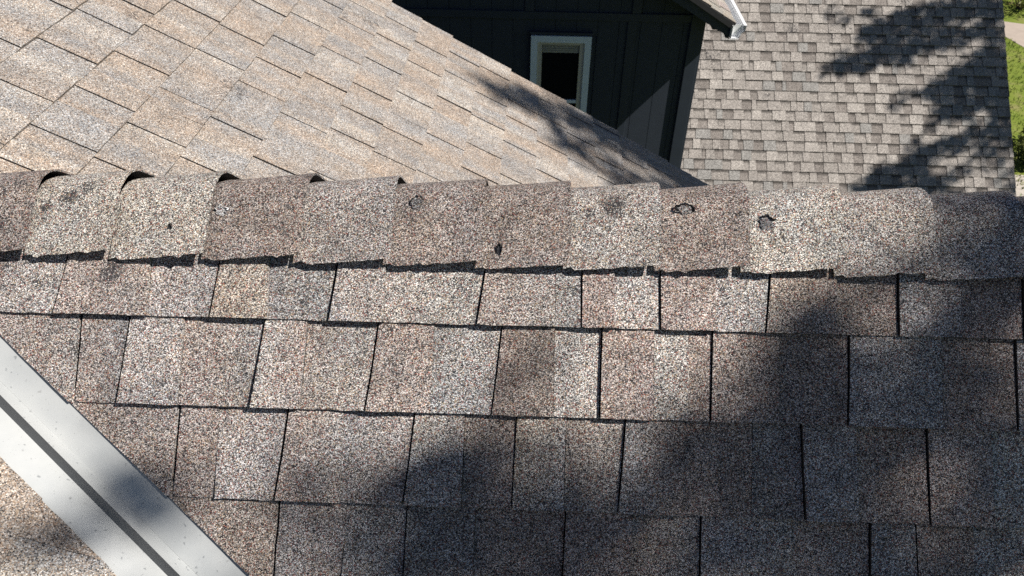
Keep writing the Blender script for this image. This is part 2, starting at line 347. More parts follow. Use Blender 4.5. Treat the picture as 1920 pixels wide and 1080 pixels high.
# ---- near slope
slope_mb = MB()
lowv = VL[15][1]
slope_mb.quad([FN.pt(-3.2, -1.95, -.02), FN.pt(X_END, -1.95, -.02), FN.pt(X_END, RIDGE_V(X_END)-.06, -.02), FN.pt(-3.2, RIDGE_V(-3.2)-.06, -.02)], 0)
near_slope = slope_mb.build('near_roof_slope', [M_DECK], house)
tag(near_slope, 'brown-grey shingled slope below the ridge, partly in tree shade')
YT = [(492, .0258), (590, .026), (757, .028), (926, .035)]
YB = [(586, .0268), (750, .0305), (921, .0365), (1085, .04)]
CRS = {1: [(-120, -140, 1, 'p'), (12, 2, 0, 'l'), (125, 103, 1, 'pp'), (286, 283, 0, 'lg'), (411, 395, 1, 't'), (508, 508, 0, 'g'), (631, 617, 1, 'lm'), (725, 722, 0, 'll'), (908, 893, 1, 'pm'), (1042, 1040, 0, 'g'),
           (1090, 1088, 1, 'p'), (1152, 1150, 0, 'l'), (1236, 1235, 1, 'p'), (1340, 1338, 0, 'l'), (1440, 1430, 1, 'tb'), (1565, 1563, 0, 'b'), (1680, 1678, 1, 'gm'), (1795, 1793, 0, 'b'), (1912, 1910, 1, 'g')],
       2: [(-40, -60, 1, 'pm'), (150, 138, 1, 'pd'), (243, 220, 1, 'l'), (347, 340, 0, 'pg'), (497, 470, 1, 'lp'), (578, 566, 0, 'pm'), (710, 685, 1, 'p'), (815, 808, 0, 'gl'), (942, 920, 1, 'b'), (1040, 1038, 0, 'l'),
           (1128, 1122, 1, 'p'), (1226, 1224, 0, 'l'), (1291, 1288, 0, 'p'), (1335, 1328, 1, 'pb'), (1460, 1457, 0, 'b'), (1590, 1582, 1, 'g'), (1762, 1758, 0, 'b'), (1901, 1898, 1, 'gd')],
       3: [(-200, -200, 1, 'p'), (335, 322, 1, 'p'), (412, 407, 0, 'lm'), (540, 515, 1, 'pm'), (645, 640, 0, 'gm'), (778, 755, 1, 'lm'), (872, 866, 0, 'b'), (968, 958, 1, 'tm'), (1062, 1056, 0, 'bm'), (1173, 1155, 1, 'gb'),
           (1283, 1277, 0, 'b'), (1412, 1405, 0, 'd'), (1500, 1503, 1, 'g'), (1604, 1604, 0, 'b'), (1735, 1735, 1, 'p'), (1856, 1856, 0, 'l')],
       4: [(-50, -60, 1, 'bp'), (522, 510, 1, 'gm'), (650, 640, 0, 'g'), (762, 754, 1, 'd'), (892, 886, 0, 'b'), (1060, 1050, 1, 'b'), (1185, 1180, 0, 'bm'), (1313, 1307, 1, 'gm'), (1483, 1478, 0, 'p'), (1630, 1622, 1, 'g'), (1713, 1716, 1, 'b'), (1822, 1822, 0, 'gl'), (1960, 1958, 1, 'p')]}
pcs = []; sid = 0
def cols_of(s, a=.05): return [jitter(TONE[ch], a) for ch in s] if len(s) > 1 else [jitter(TONE[s], a), jitter(TONE[s], a)]
for k in range(1, 15):
    vb, vt = VF[k], VF[k-1]; J = []
    if k in CRS:
        yt, yb = YT[k-1], YB[k-1]
        for xt, xb, rs, tn in CRS[k]:
            A = FN.px(xt, yt[0]+yt[1]*xt); B = FN.px(xb, yb[0]+yb[1]*xb)
            du = (A[0]-B[0])/(A[1]-B[1]); J.append((B[0]+du*(vb(B[0])-B[1]), B[0]+du*(vt(B[0])-B[1]), rs, tn))
    else:
        u = clipN(vb(0.0))-0.4+rnd.uniform(0, .2)
        J.append((u, u, 1, rnd.choice('pmbg')))
    rs = J[-1][2]
    while J[-1][0] < X_END-.12:
        rs = 1-rs; u = J[-1][0]+rnd.uniform(.085, .17); J.append((u, u+rnd.uniform(-.003, .006), rs, rnd.choice(['p', 'b', 'g', 'l', 'm', 'pm', 'gl'])))
    J.append((X_END, X_END, 0, 'm'))
    for (a, b) in zip(J[:-1], J[1:]):
        sid += 1
        ce_b, ce_t = clipN(vb(a[0])), clipN(vt(a[0]))
        if b[0] <= ce_b+.004 and b[1] <= ce_t+.004: 
            continue
        inv = k in CRS
        cl = clipN if (a[0] < ce_b+.02 or a[1] < ce_t+.02) else None
        H = .0090+(.0048 if a[2] else 0)+rnd.uniform(-.0004, .0012)
        if cl: H = .0058
        gp_ = (.0020+.0052*max(0.0, -a[0])) if a[2] else .0002
        pcs.append(piece(FN, a[0]+gp_, b[0]-.0004, a[1]+gp_, b[1]-.0004, vb, vt, H, cols_of(a[3]), nseg=6 if inv else 3, rows=(7 if cl else 3), clip=cl,
                         drop=.004 if cl else .0105, lift=(0, 0) if cl else (rnd.uniform(-.001, .003), rnd.uniform(-.001, .003)), seed=sid, wob=.0016, front=1, rside=0))
nn = emit(pcs, near_slope, [M_NEAR, M_EDGE], 'shingle', 'shingle_field', lambda x, y: -10 < x < 1930 and 470+.028*x < y < 1095)
print('near', nn)

# ---- rear slope of the same wing (falls away behind the ridge)
FR = Frame((0, math.sin(PN), math.cos(PN)), 0, (-1, 0, 0), (0, -math.cos(PN), math.sin(PN)))
FR.O = FN.pt(0, RIDGE_V(0))
rmb = MB(); rmb.quad([FR.pt(-X_END, -2.3, -.02), FR.pt(3.2, -2.3, -.02), FR.pt(3.2, -.06, -.02), FR.pt(-X_END, -.06, -.02)])
rear = rmb.build('rear_roof_slope', [M_DECK], house)
oth = MB()
for k in range(1, 16):
    u = -X_END; rs = 0
    vb = (lambda q, b=-.143*k-.08: b); vt = (lambda q, b=-.143*(k-1)-.08: b)
    while u < 1.6:
        u2 = min(u+rnd.uniform(.09, .18), 1.6); rs = 1-rs; sid += 1
        oth.join(piece(FR, u, u2-.001, u, u2-.001, vb, vt, .0065+.004*rs, cols_of(rnd.choice('pbglm')), nseg=2, rows=2, seed=sid)); u = u2+1e-4
tag(oth.build('shingle_field', [M_NEAR, M_EDGE], rear), kind='stuff')

# ---- main slope (falls towards +x; its far rake at y = 3.08)
RAKE_Y = 3.078
TOP_V = 2.55
mmb = MB()
mmb.quad([FM.pt(-5, -1.70, -.02), FM.pt(RAKE_Y-.012, -1.70, -.02), FM.pt(RAKE_Y-.012, TOP_V, -.02), FM.pt(-5, TOP_V, -.02)])
main_slope = mmb.build('main_roof_slope', [M_DECK], house)
tag(main_slope, 'sunlit tan and grey shingled slope behind the ridge caps')
JZ = {(0, 0): [(860,75,1430,395),(395,400,1030,725),(1610,262,2130,540),(1270,552,1865,865),(820,950,1495,1265),(520,0,750,105),(1350,0,1715,170),(0,440,140,515),(0,880,525,1150)],
      (320, 0): [(40,0,500,245),(515,250,1005,515),(260,535,800,805),(770,900,1285,1175),(960,640,1440,880),(1135,375,1585,635),(910,0,1250,185),(1330,122,1755,355),(1690,505,2105,735),(1510,815,1920,1025),(1700,0,1890,100),(1865,180,2260,405)],
      (0, 170): [(950,0,1495,245),(330,350,1045,715),(0,750,370,915),(1440,340,2075,675),(1060,745,1500,950)],
      (320, 170): [(0,25,460,250),(60,280,330,395),(515,205,1110,465),(480,300,1045,590),(1290,200,1785,445),(1255,245,1750,505),(155,760,660,1000),(965,750,1515,1025),(1600,900,1920,1055),(1815,425,2295,670)],
      (640, 0): [(85,0,435,190),(270,0,485,105),(470,160,815,365),(385,360,750,575),(820,450,1170,655),(1205,570,1530,755),(1560,740,1885,920),(740,665,1115,880),(260,632,660,855),(1150,780,1505,980),(125,910,520,1145),(620,1015,1030,1245),(1510,1025,1850,1215)],
      (640, 180): [(1090,0,1465,205),(1465,205,1820,400),(1480,150,1820,315),(10,110,460,335),(540,185,970,400),(485,345,930,580),(385,630,830,855),(975,425,1375,630),(1415,515,1790,730),(870,830,1245,1040),(1365,805,1760,1005)],
      (930, 180): [(140,40,480,220),(490,30,800,195),(120,220,460,410),(490,215,800,390),(810,410,1130,600),(90,505,450,695),(475,510,800,690),(820,700,1140,885),(465,815,815,1025),(1130,530,1440,690),(810,205,1110,365),(1100,310,1390,470),(1140,690,1460,870),(1150,900,1430,1060),(1450,690,1720,860),(1720,780,1920,890)]}
S0, ST = -0.009, 0.1413
mj = {}
for (ox, oy), ls in JZ.items():
    for x0, y0, x1, y1 in ls:
        u, v = FM.px(ox+(x0+x1)/12, oy+(y0+y1)/12); k = math.floor((-v-S0)/ST)
        L_ = mj.setdefault(k, [])
        if all(abs(u-q) > .018 for q in L_) and u < RAKE_Y-.03: L_.append(u)
pcs = []
rm = random.Random(21)
TM = dict(t=(1.035, .945, .865), s=(.97, .98, .995), w=(1.19, 1.165, 1.12), m=(1.0, .95, .90), g=(.86, .865, .88))
for k in range(-18, 12):
    vb = (lambda q, b=-(S0+ST*(k+1)): b); vt = (lambda q, b=-(S0+ST*k): b)
    vm = -(S0+ST*(k+.5))
    js = sorted(mj.get(k, []))
    ne = near_edge(vm)
    lo = js[0] if js else 1.5+rm.uniform(0, .15)
    full = []; q = lo
    while q > -2.2: q -= rm.uniform(.19, .26); full.append(q)
    full = full[::-1]+(js if js else [lo])
    q = full[-1]
    res = [full[0]]
    for a in full[1:]+[None]:
        nxt = a if a is not None else RAKE_Y
        while nxt-res[-1] > .34: res.append(res[-1]+rm.uniform(.2, .25) if nxt-res[-1] > .46 else (nxt+res[-1])/2)
        if a is not None: res.append(a)
    ends = res+[RAKE_Y+(.004 if k % 2 else .0)]
    for a, b in zip(ends[:-1], ends[1:]):
        spl = a+(b-a)*rm.uniform(.42, .6) if b-a > .13 else b
        for (c, d_, rs) in ((a, spl, 1), (spl, b, 0)):
            if d_-c < .01: continue
            sid += 1
            # leave out what lies under the near wing
            far = 2*rid_y-ne
            far = 2*rid_y-ne-.13; b0, b1 = near_edge(vb(0)), near_edge(vt(0))
            if min(b0, b1) < rid_y and c > max(b0, b1)-.003 and d_ < far: continue
            cl2 = d_
            if c < max(b0, b1) and d_ > min(b0, b1) and min(b0, b1) < rid_y: cl2 = ne
            tn = [TM[rm.choice('tttmmsswg')] for _ in range(3)]
            H = .0040+(.0030 if rs else 0)+rm.uniform(-.0004, .0008)
            if cl2 != d_:
                pc = piece(FM, c+.0005, d_-.0005, c+.0005, d_-.0005, vb, vt, .0045, tn, nseg=6, rows=8, drop=.004, seed=sid, cliphi=near_edge)
            else:
                pc = piece(FM, c+.0005, d_-.0005, c+.0005, d_-.0005, vb, vt, H, tn, nseg=4, rows=3, seed=sid, drop=.0065, lift=(rm.uniform(-.001, .0015), rm.uniform(-.001, .0015)))
            pcs.append(pc)
nn = emit(pcs, main_slope, [M_MAIN, M_EDGE], 'shingle', 'shingle_field',
          lambda x, y: -10 < x < 1350 and -10 < y < 1090 and (y < 345+.015*x or y > 850+x*.9))
print('main', nn, 'joints', sum(len(v) for v in mj.values()))
# main slope: rear side, rake board, eave trim
zr = FM.pt(0, TOP_V)
o = MB(); xr, zr_ = zr[0], zr[2]
tl = math.tan(math.acos(FM.n[2]))
o.quad([(xr, -5, zr_), (xr, RAKE_Y, zr_), (xr-4.2, RAKE_Y, zr_-4.2*tl), (xr-4.2, -5, zr_-4.2*tl)])
o.build('back_roof_slope', [M_MAIN], house)
P0 = FM.pt(0, TOP_V, -.008); P1 = FM.pt(0, -1.70, -.008)
o = MB(); o.prism([(P0[0], P0[2]), (P1[0], P1[2]), (P1[0], P1[2]-.15), (P0[0], P0[2]-.15)], RAKE_Y-.05, RAKE_Y-.02); o.build('rake_board', M_FASCIA, house)
o = MB(); o.prism([(P1[0]-.03, P1[2]-.01), (P1[0]-.005, P1[2]-.02), (P1[0]-.005, P1[2]-.16), (P1[0]-.03, P1[2]-.16)], -5, RAKE_Y-.055); o.build('eave_board', M_FASCIA, house)
# walls under the roofs
zt = P1[2]-.17
xw = EAVE_X-.40
o = MB(); o.box(xr-3.9, xw, -4.8, RAKE_Y-.25, 0, zt); o.build('wall', M_SIDING, house)
o = MB(); o.prism([(xr-3.9, zt+.002), (xw, zt+.002), (xr, zr_-.18)], RAKE_Y-.36, RAKE_Y-.252); o.build('gable_panel', M_SIDING, house)
eN = FN.pt(0, -1.95)
o = MB(); hw = rid_y-eN[1]-.35; o.box(xw+.003, X_END-.25, rid_y-hw, rid_y+hw, 0, eN[2]-.05); o.build('wing_wall', M_SIDING, house)
o = MB(); pr = [(rid_y-hw, eN[2]-.048), (rid_y+hw, eN[2]-.048), (rid_y, rid_z-.25)]
a = [o.vert((X_END-.36, y, z)) for y, z in pr]; b = [o.vert((X_END-.252, y, z)) for y, z in pr]
o.face(a); o.face(b[::-1]); [o.face((a[i], b[i], b[(i+1) % 3], a[(i+1) % 3])) for i in range(3)]
o.build('wing_gable_panel', M_SIDING, house)

# ---- valley flashing with its raised centre rib
def on_plane(fr, x0, y0, x1, y1, t):
    A = np.array(fr.px(x0, y0)); B = np.array(fr.px(x1, y1)); q = A+(B-A)*t; return q
def line_pts(fr, a, b, h, ts):
    A = np.array(fr.px(*a)); B = np.array(fr.px(*b)); return [fr.pt(*(A+(B-A)*t), h) for t in ts]
ts = [-0.9+i*0.1 for i in range(33)]
ts = [t for t in ts]
rf = line_pts(FN, (0, 713), (373, 1080), .001, ts)              # right foot
lf = line_pts(FM, (0, 764), (320, 1080), .001, ts)              # left foot
VALD = VAL_D
def reparam(L, ref):
    base = L[9]; return [base+VALD*float((r-base)@VALD) for r in ref]
lf = reparam(lf, rf)
perpN = np.cross(FN.n, VALD); perpN *= np.sign(perpN[0]); perpM = np.cross(FM.n, VALD); perpM *= -np.sign(perpM[0])
ro = [p+perpN*.068-FN.n*.0035 for p in rf]; lo_ = [p+perpM*.072-FM.n*.0065 for p in lf]
cr = []
for a, b in zip(rf, lf):
    cr.append(b+FM.n*.034+perpM*.0022)
keep = [i for i in range(len(ts)) if (lf[i][0] > X_TOP-.05)]
def strip(name, A, B, mt, parent, bend=0.0, nmid=1, seed=0):
    s = MB(); rowsv = []
    for i in keep:
        rr = []
        for q in range(nmid+1):
            f_ = q/nmid; p = A[i]*(1-f_)+B[i]*f_
            rr.append(s.vert(p+np.array([0, 0, 1])*bend*mnoise.noise((p[0]*3, p[1]*3, seed+f_))))
        rowsv.append(rr)
    for r0, r1 in zip(rowsv[:-1], rowsv[1:]):
        for q in range(nmid): s.face((r0[q], r0[q+1], r1[q+1], r1[q]), 0, True)
    return s.build(name, mt, parent)
val = MB()
val = strip('valley_flashing', rf, ro, M_VALLEY, house, .0012, 4, 1.0)
tag(val, 'pale painted metal valley flashing with a raised centre rib')
strip('flashing_pan', lf, lo_, M_VALLEY, val, .0012, 4, 2.0)
rb = strip('flashing_rib', cr, rf, M_VALLEY, val, 0, 2)
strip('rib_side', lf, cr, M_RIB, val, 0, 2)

# ---- ridge caps
TAN = math.tan(PN); TURN = 2*PN
RT = [(-20, 75), (75, 232), (232, 402), (402, 572), (572, 738), (738, 908), (908, 1070), (1070, 1238), (1238, 1398), (1398, 1570), (1570, 1738), (1738, 1908)]
TONE['l'] = (1.24, 1.235, 1.17); TONE['b'] = (.82, .765, .735); TONE['n'] = (1.06, 1.05, 1.02)
RTONE = ['b', 'l', 'l', 'b', 'm', 'b', 'b', 'n', 'b', 'l', 'n', 'm']
def ridge_u(x): return FN.px(x, 430+.024*x)[0]
caps = [(ridge_u(a), ridge_u(b), RTONE[i]) for i, (a, b) in enumerate(RT)]
wd = caps[5][1]-caps[5][0]
u = caps[-1][1]
while u < X_END: caps.append((u, min(u+wd, X_END+.02), rnd.choice('blmbm'))); u += wd
u = caps[0][0]; pre = []
caps[0] = (caps[1][0]-wd, caps[1][0], 'b')
u = caps[0][0]
while u > X_TOP+.05: pre.append((u-wd, u, rnd.choice('blm'))); u -= wd
caps = pre[::-1]+caps
LEG = .146; RAD = .062
def cap_h(cu0, cu1, u, lift): return .0065+lift*max(0.0, (u-cu0)/(cu1-cu0))**1.15
def cap_section(u, h, thick, legn, legf, flare=0.0):
    h2 = h+thick
    va = RIDGE_V(u)+h*TAN                         # centre-line position on the offset surface
    vs = va-RAD*TAN
    pts = []
    nl = 6
    v0 = RIDGE_V(u)+h*TAN-legn
    for i in range(nl): pts.append((v0+(vs-v0)*i/nl, h2+flare*(1-i/nl)**1.5))
    for i in range(9):
        a = TURN*i/8; rr = RAD+thick
        pts.append((vs+rr*math.sin(a)-0*a, (h-RAD)+rr*math.cos(a)))
    ex, en = pts[-1]
    for i in range(1, 4): pts.append((ex+math.cos(TURN)*legf*i/3, en-math.sin(TURN)*legf*i/3))
    return pts
cap_objs = []
for ci, (c0, c1, tn) in enumerate(caps):
    rg = random.Random(100+ci); mb = MB(); lift = .0112+rg.uniform(-.0015, .002)
    col = TONE[tn]; legn = LEG+rg.uniform(-.003, .003)
    st = [c0-.012]+[c0+(c1-c0)*i/22 for i in range(23)]
    top = []; bot = []
    bite = [(rg.uniform(c0, c1), rg.uniform(.004, .010), rg.uniform(-.004, .004)) for _ in range(2)]
    for si, u in enumerate(st):
        h = cap_h(c0, c1, u, lift)
        if si == 0: h = .004
        jit = .0016*mnoise.noise((u*60, ci*3.3, 0))+.0012*mnoise.noise((u*190, ci*1.3, 5))
        for bu, bw, bd in bite: jit -= bd*max(0, 1-abs(u-bu)/bw)
        ln = legn+jit
        if si <= 1: ln -= .004
        fl = .008+.004*max(0, (u-c0)/(c1-c0)); A = cap_section(u, h, .0032, ln, .12, fl); B = cap_section(u, h, 0.0, ln, .12, fl)
        rt, rb_ = [], []
        for qi, ((va, na), (vb_, nb)) in enumerate(zip(A, B)):
            uu = u
            if si == len(st)-1: uu += .0016*mnoise.noise((va*40, ci*2.1, 1))+.0025*math.sin(va*9+ci)
            bmp = .0012*mnoise.noise((u*14, va*14, ci*7.7))
            cc = tuple(q*(1+.10*mnoise.noise((u*9, va*9, ci*5.1))) for q in col)
            rt.append(mb.vert(FN.pt(uu, va, na+bmp), cc)); rb_.append(mb.vert(FN.pt(uu, vb_, nb+bmp)))
        top.append(rt); bot.append(rb_)
    ns, na_ = len(st), len(top[0])
    def dupv(i): return mb.vert(mb.v[i], tuple(.75*q for q in mb.c[i]))
    for i in range(ns-1):
        for j in range(na_-1):
            mb.face((top[i][j], top[i+1][j], top[i+1][j+1], top[i][j+1]), 0, True)
            mb.face((bot[i][j], bot[i][j+1], bot[i+1][j+1], bot[i+1][j]), 1, True)
        for j in (0, na_-1):
            mb.face([dupv(q) for q in (top[i][j], bot[i][j], bot[i+1][j], top[i+1][j])], 1)
    for i in (0, ns-1):
        for j in range(na_-1): mb.face([dupv(q) for q in (top[i][j], top[i][j+1], bot[i][j+1], bot[i][j])], 0 if i else 1)
    ob = mb.build('ridge_cap_shingle', [M_NEAR, M_EDGE], house); cap_objs.append((c0, c1, lift, ob))

def cap_at(x, y):
    u, v = FN.px(x, y)
    for c0, c1, lift, ob in cap_objs:
        if c0 <= u < c1: return u, v, cap_h(c0, c1, u, lift)+.0032+(.008+.004*(u-c0)/(c1-c0))*max(0, 1-(v-(RIDGE_V(u)-.14))/.09)**1.5, ob
def dab(x, y, rx, ry, kind, seed):
    """a popped nail: dark torn rim on the upper side, greyish sealant floor, pale lower lip"""
    u, v, h, ob = cap_at(x, y); rg = random.Random(seed); s = MB()
    n = 20; dk = (.95, .97, 1.0) if kind == 'lip' else (.55, .57, .60); ctr = s.vert(FN.pt(u, v, h+.0006), dk); ring = []
    for i in range(n):
        a = 2*math.pi*i/n; k = 1+rg.uniform(-.25, .25)
        ring.append(s.vert(FN.pt(u+rx*.8*k*math.cos(a), v+ry*.8*k*math.sin(a), h+.0010+rg.uniform(0, .0010)), dk))
    for i in range(n): s.face((ctr, ring[i], ring[(i+1) % n]), 0, True)
    d = s.build('sealant_dab', [M_NEAR] if kind != 'hole' else [M_TAR], ob)
    t = MB(); a0, a1 = dict(full=(-.12, 1.08), lip=(.0, .9), hole=(-.2, 1.2)).get(kind, (rg.uniform(0, .2), rg.uniform(.75, .95)))
    m_ = 16; prev = None
    for i in range(m_+1):
        a = math.pi*(a0+(a1-a0)*i/m_); wv = (.30+.25*rg.random())*math.sin(math.pi*min(max(i/m_, .06), .94))
        k = 1+rg.uniform(-.2, .2)
        ps = [FN.pt(u+rx*q*k*math.cos(a), v+ry*q*k*math.sin(a), h+hh) for q, hh in ((.80, .0012), (.92, .0034+rg.uniform(0, .002)), (.93+wv*.5, .0008))]
        ids = [t.vert(p) for p in ps]
        if prev and (kind == 'full' or rg.random() > .25): [t.face((prev[j], prev[j+1], ids[j+1], ids[j])) for j in range(2)]
        prev = ids
    t.build('torn_rim', M_TAR if kind != 'lip' else M_GUT, ob)  # the lip kind paints a crescent highlight as a white rim
def dabs():
    dab(1281, 397, .0150, .0100, 'full', 1); dab(1433, 423, .0145, .013, 'half', 2); dab(784, 384, .0125, .011, 'half', 3)
    dab(421, 399, .0115, .009, 'lip', 4); dab(937, 473, .0045, .012, 'hole', 5); dab(330, 430, .003, .005, 'hole', 6)
dabs()

# ------------------------------------------------------------------ the dark-sided house with the grey roof
W_Y = 7.0
def onW(x, y, Y=W_Y): r = ray(x, y); return CAM + r*(Y/r[1])
house2 = empty('house', (3.5, 10.5, 0.0))
XC = onW(1300, 150)[0]
zb = 0.0
EAVE = onW(1377, 44, W_Y-.35)               # top of the eave at the gutter
PW = math.atan(0.60); RIDGE_X = -1.3
def wing_z(x): return EAVE[2]+(EAVE[0]-abs(x-RIDGE_X)-RIDGE_X)*math.tan(PW)
ztop = lambda x: wing_z(x)-.16
XL = 2*RIDGE_X-XC
gable = MB(); gable.prism([(XL, 0), (XC-.02, 0), (XC-.02, ztop(XC)), (RIDGE_X, ztop(RIDGE_X)), (XL, ztop(XL))], W_Y+.02, W_Y+.14)
gable_wall = gable.build('gable_wall', M_SIDING, house2)
tag(gable_wall, 'charcoal grooved siding in shade with a lit triangle near its corner')
side = MB(); side.box(XC-.14, XC-.006, W_Y+.145, 13.0, 0, ztop(XC)-.02); side.build('side_wall', M_SIDING, house2)
# window numbers
wx0, wx1 = onW(996, 66)[0], onW(1110, 66)[0]; wz1 = onW(1050, 66)[2]; wz0 = wz1-1.12
bz0, bz1 = onW(960, 34)[2], onW(960, 20)[2]
vx0, vx1 = onW(1176, 60)[0], onW(1192, 60)[0]
# siding boards, each its own piece, 0.2 m to the weather with grooves between
bx = XC-.105; i = 0
g0 = onW(1221, 200)[0]; start = g0-.2*25
x = start
while x < XC-.03:
    xa, xb = x+.0022, min(x+.2-.0022, XC-.02)
    x += .2
    if xb < XL+.02 or xb-xa < .02: continue
    xa = max(xa, XL+.02)
    segs = []
    if xb < wx0-.0 or xa > wx1: segs = [(0.02, None)]
    else: segs = [(0.02, wz0-.0), (wz1, None)]
    for z0, z1 in segs:
        s = MB(); za = ztop(xa)-.01 if z1 is None else z1; zc = ztop(xb)-.01 if z1 is None else z1
        s.prism([(xa, z0), (xb, z0), (xb, zc), (xa, za)], W_Y+.010, W_Y+.018)
        s.build('siding_board', M_SIDING, gable_wall)
s = MB(); s.box(XC-.11, XC, W_Y-.022, W_Y+.009, 0, ztop(XC)-.01); s.build('corner_board', M_TRIMD, gable_wall, .003)
s = MB(); s.box(XC-.0045, XC+.022, W_Y-.020, W_Y+.09, 0, ztop(XC)-.03); s.build('corner_board', M_TRIMD, gable_wall, .003)
s = MB(); s.box(XL+.05, XC-.112, W_Y-.012, W_Y+.009, bz0, bz1); s.build('belly_band', M_TRIMD, gable_wall, .003)
s = MB(); s.box(vx0, vx1, W_Y-.008, W_Y+.009, 0, bz0-.002); s.build('batten', M_TRIMD, gable_wall, .003)
ux = onW(985, 10)[0]; s = MB(); s.box(ux, ux+.085, W_Y-.008, W_Y+.009, bz1+.002, ztop(ux)-.02); s.build('batten', M_TRIMD, gable_wall, .003)
ux = onW(1187, 10)[0]; s = MB(); s.box(ux, ux+.085, W_Y-.008, W_Y+.009, bz1+.002, ztop(ux+.09)-.02); s.build('batten', M_TRIMD, gable_wall, .003)
s = MB(); s.box(wx0-.01, wx1+.01, W_Y-.03, W_Y-.001, wz1+.015, wz1+.035); s.build('head_drip', M_TRIMD, gable_wall)
# window
tw = .062
win = MB()
win.box(wx0, wx1, W_Y-.03, W_Y+.0, wz1-tw, wz1); win.box(wx0, wx1, W_Y-.03, W_Y+.0, wz0, wz0+tw)
win.box(wx0, wx0+tw, W_Y-.03, W_Y+.0, wz0+tw, wz1-tw); win.box(wx1-tw, wx1, W_Y-.03, W_Y+.0, wz0+tw, wz1-tw)
window = win.build('window', M_WHITE, house2); tag(window, 'white trimmed narrow sash window with a raised blind')
ix0, ix1, iz0, iz1 = wx0+tw+.001, wx1-tw-.001, wz0+tw+.001, wz1-tw-.001; t2 = .045
s = MB(); y0, y1 = W_Y-.012, W_Y+.012
s.box(ix0, ix1, y0, y1, iz1-t2*.55, iz1); s.box(ix0, ix1, y0, y1, iz0, iz0+t2); s.box(ix0, ix0+t2, y0, y1, iz0+t2, iz1-t2*.55); s.box(ix1-t2, ix1, y0, y1, iz0+t2, iz1-t2*.55)
s.build('frame', M_FRAME, window)
gx0, gx1, gz0, gz1 = ix0+t2, ix1-t2, iz0+t2, iz1-t2*.55
rz = onW(1075, 190)[2]
s = MB(); s.box(gx0, gx1, W_Y-.008, W_Y+.010, rz-.016, rz+.016); s.build('meeting_rail', M_WHITE, window)
for (a, b) in ((gz0, rz-.016), (rz+.016, gz1)):
    s = MB(); s.box(gx0, gx1, W_Y+.011, W_Y+.014, a, b); s.build('pane', M_GLASS, window)
for i in range(4):
    s = MB(); za = gz1-.003-i*.021; s.prism([(gx0+.004, za), (gx1-.004, za), (gx1-.004, za-.017), (gx0+.004, za-.017-.003*(i == 3))], W_Y+.002+.001*(i % 2), W_Y+.009); s.build('blind_slat', M_BLIND, window)
# wing roof
OV = W_Y-.35
eps = .10
rz_ = wing_z(RIDGE_X); BACK = 12.6
s = MB(); s.prism([(EAVE[0], EAVE[2]-.006), (RIDGE_X, rz_-.006), (RIDGE_X, rz_-.06), (EAVE[0]-.03, EAVE[2]-.042)], OV+.004, BACK); wr = s.build('wing_roof_slope', [M_DECK], house2)
s = MB(); s.prism([(2*RIDGE_X-EAVE[0], EAVE[2]), (RIDGE_X-.001, rz_-.006), (RIDGE_X-.001, rz_-.06), (2*RIDGE_X-EAVE[0], EAVE[2]-.06)], OV+.004, BACK); s.build('wing_roof_slope', [M_MAIN], house2)
FW = Frame((math.sin(PW), 0, math.cos(PW)), 0, (0, 1, 0), (-math.cos(PW), 0, math.sin(PW))); FW.O = np.array([EAVE[0], 0, EAVE[2]])
pcs = []
for k in range(0, 22):
    vb = (lambda q, b=-.02+.143*k: b); vt = (lambda q, b=-.02+.143*(k+1): b); u = OV+.012; rs = k % 2
    while u < BACK-.1:
        u2 = min(u+rnd.uniform(.1, .2), BACK); rs = 1-rs; sid += 1
        pcs.append(piece(FW, u, u2-.001, u, u2-.001, vb, vt, .006+.004*rs, [jitter((1.0, .97, .92), .12)]*2, nseg=2, rows=2, seed=sid)); u = u2+.0005
emit(pcs, wr, [M_MAIN, M_EDGE], 'shingle', 'shingle_field', lambda x, y: 1240 < x < 1400 and -8 < y < 70)
# rake fascia (right half and left half), eave fascia, soffit, gutter
fz = .20
s = MB(); s.prism([(RIDGE_X, rz_-.012), (EAVE[0]-.012, EAVE[2]-.010), (EAVE[0]-.012, EAVE[2]-.165), (EAVE[0]-.05, EAVE[2]-.115), (EAVE[0]-.12, EAVE[2]-.085), (RIDGE_X, rz_-.20)], OV+.045, OV+.068); s.build('rake_fascia', M_TRIMD, house2)
s = MB(); s.prism([(RIDGE_X-.001, rz_-.012), (RIDGE_X-.001, rz_-.20), (2*RIDGE_X-EAVE[0], EAVE[2]-.16), (2*RIDGE_X-EAVE[0], EAVE[2]-.01)], OV+.045, OV+.068); s.build('rake_fascia', M_TRIMD, house2)
s = MB(); s.prism([(XC+.03, EAVE[2]-.085), (EAVE[0]-.05, EAVE[2]-.085), (EAVE[0]-.05, EAVE[2]-.07), (XC+.03, EAVE[2]-.07)], OV+.07, BACK); s.build('soffit', M_TRIMD, house2)
s = MB(); s.box(EAVE[0]-.036, EAVE[0]-.014, OV+.07, BACK, EAVE[2]-.16, EAVE[2]-.045); s.build('eave_fascia', M_TRIMD, house2)
gx, gz = EAVE[0]-.011, EAVE[2]-.018
prof = [(gx, gz), (gx, gz-.115), (gx+.075, gz-.115), (gx+.092, gz-.07), (gx+.118, gz-.045), (gx+.125, gz+.004), (gx+.100, gz+.004)]
inn = [(gx+.096, gz-.012), (gx+.110, gz-.045), (gx+.086, gz-.067), (gx+.070, gz-.109), (gx+.006, gz-.109), (gx+.006, gz)]
s = MB(); pl = prof+inn; a = [s.vert((x, OV-.004, z)) for x, z in pl]; b = [s.vert((x, BACK, z)) for x, z in pl]
for i in range(len(pl)): j = (i+1) % len(pl); s.face((a[i], b[i], b[j], a[j]))
gut = s.build('gutter', M_GUT, house2); tag(gut, 'white metal gutter along the dark eave')
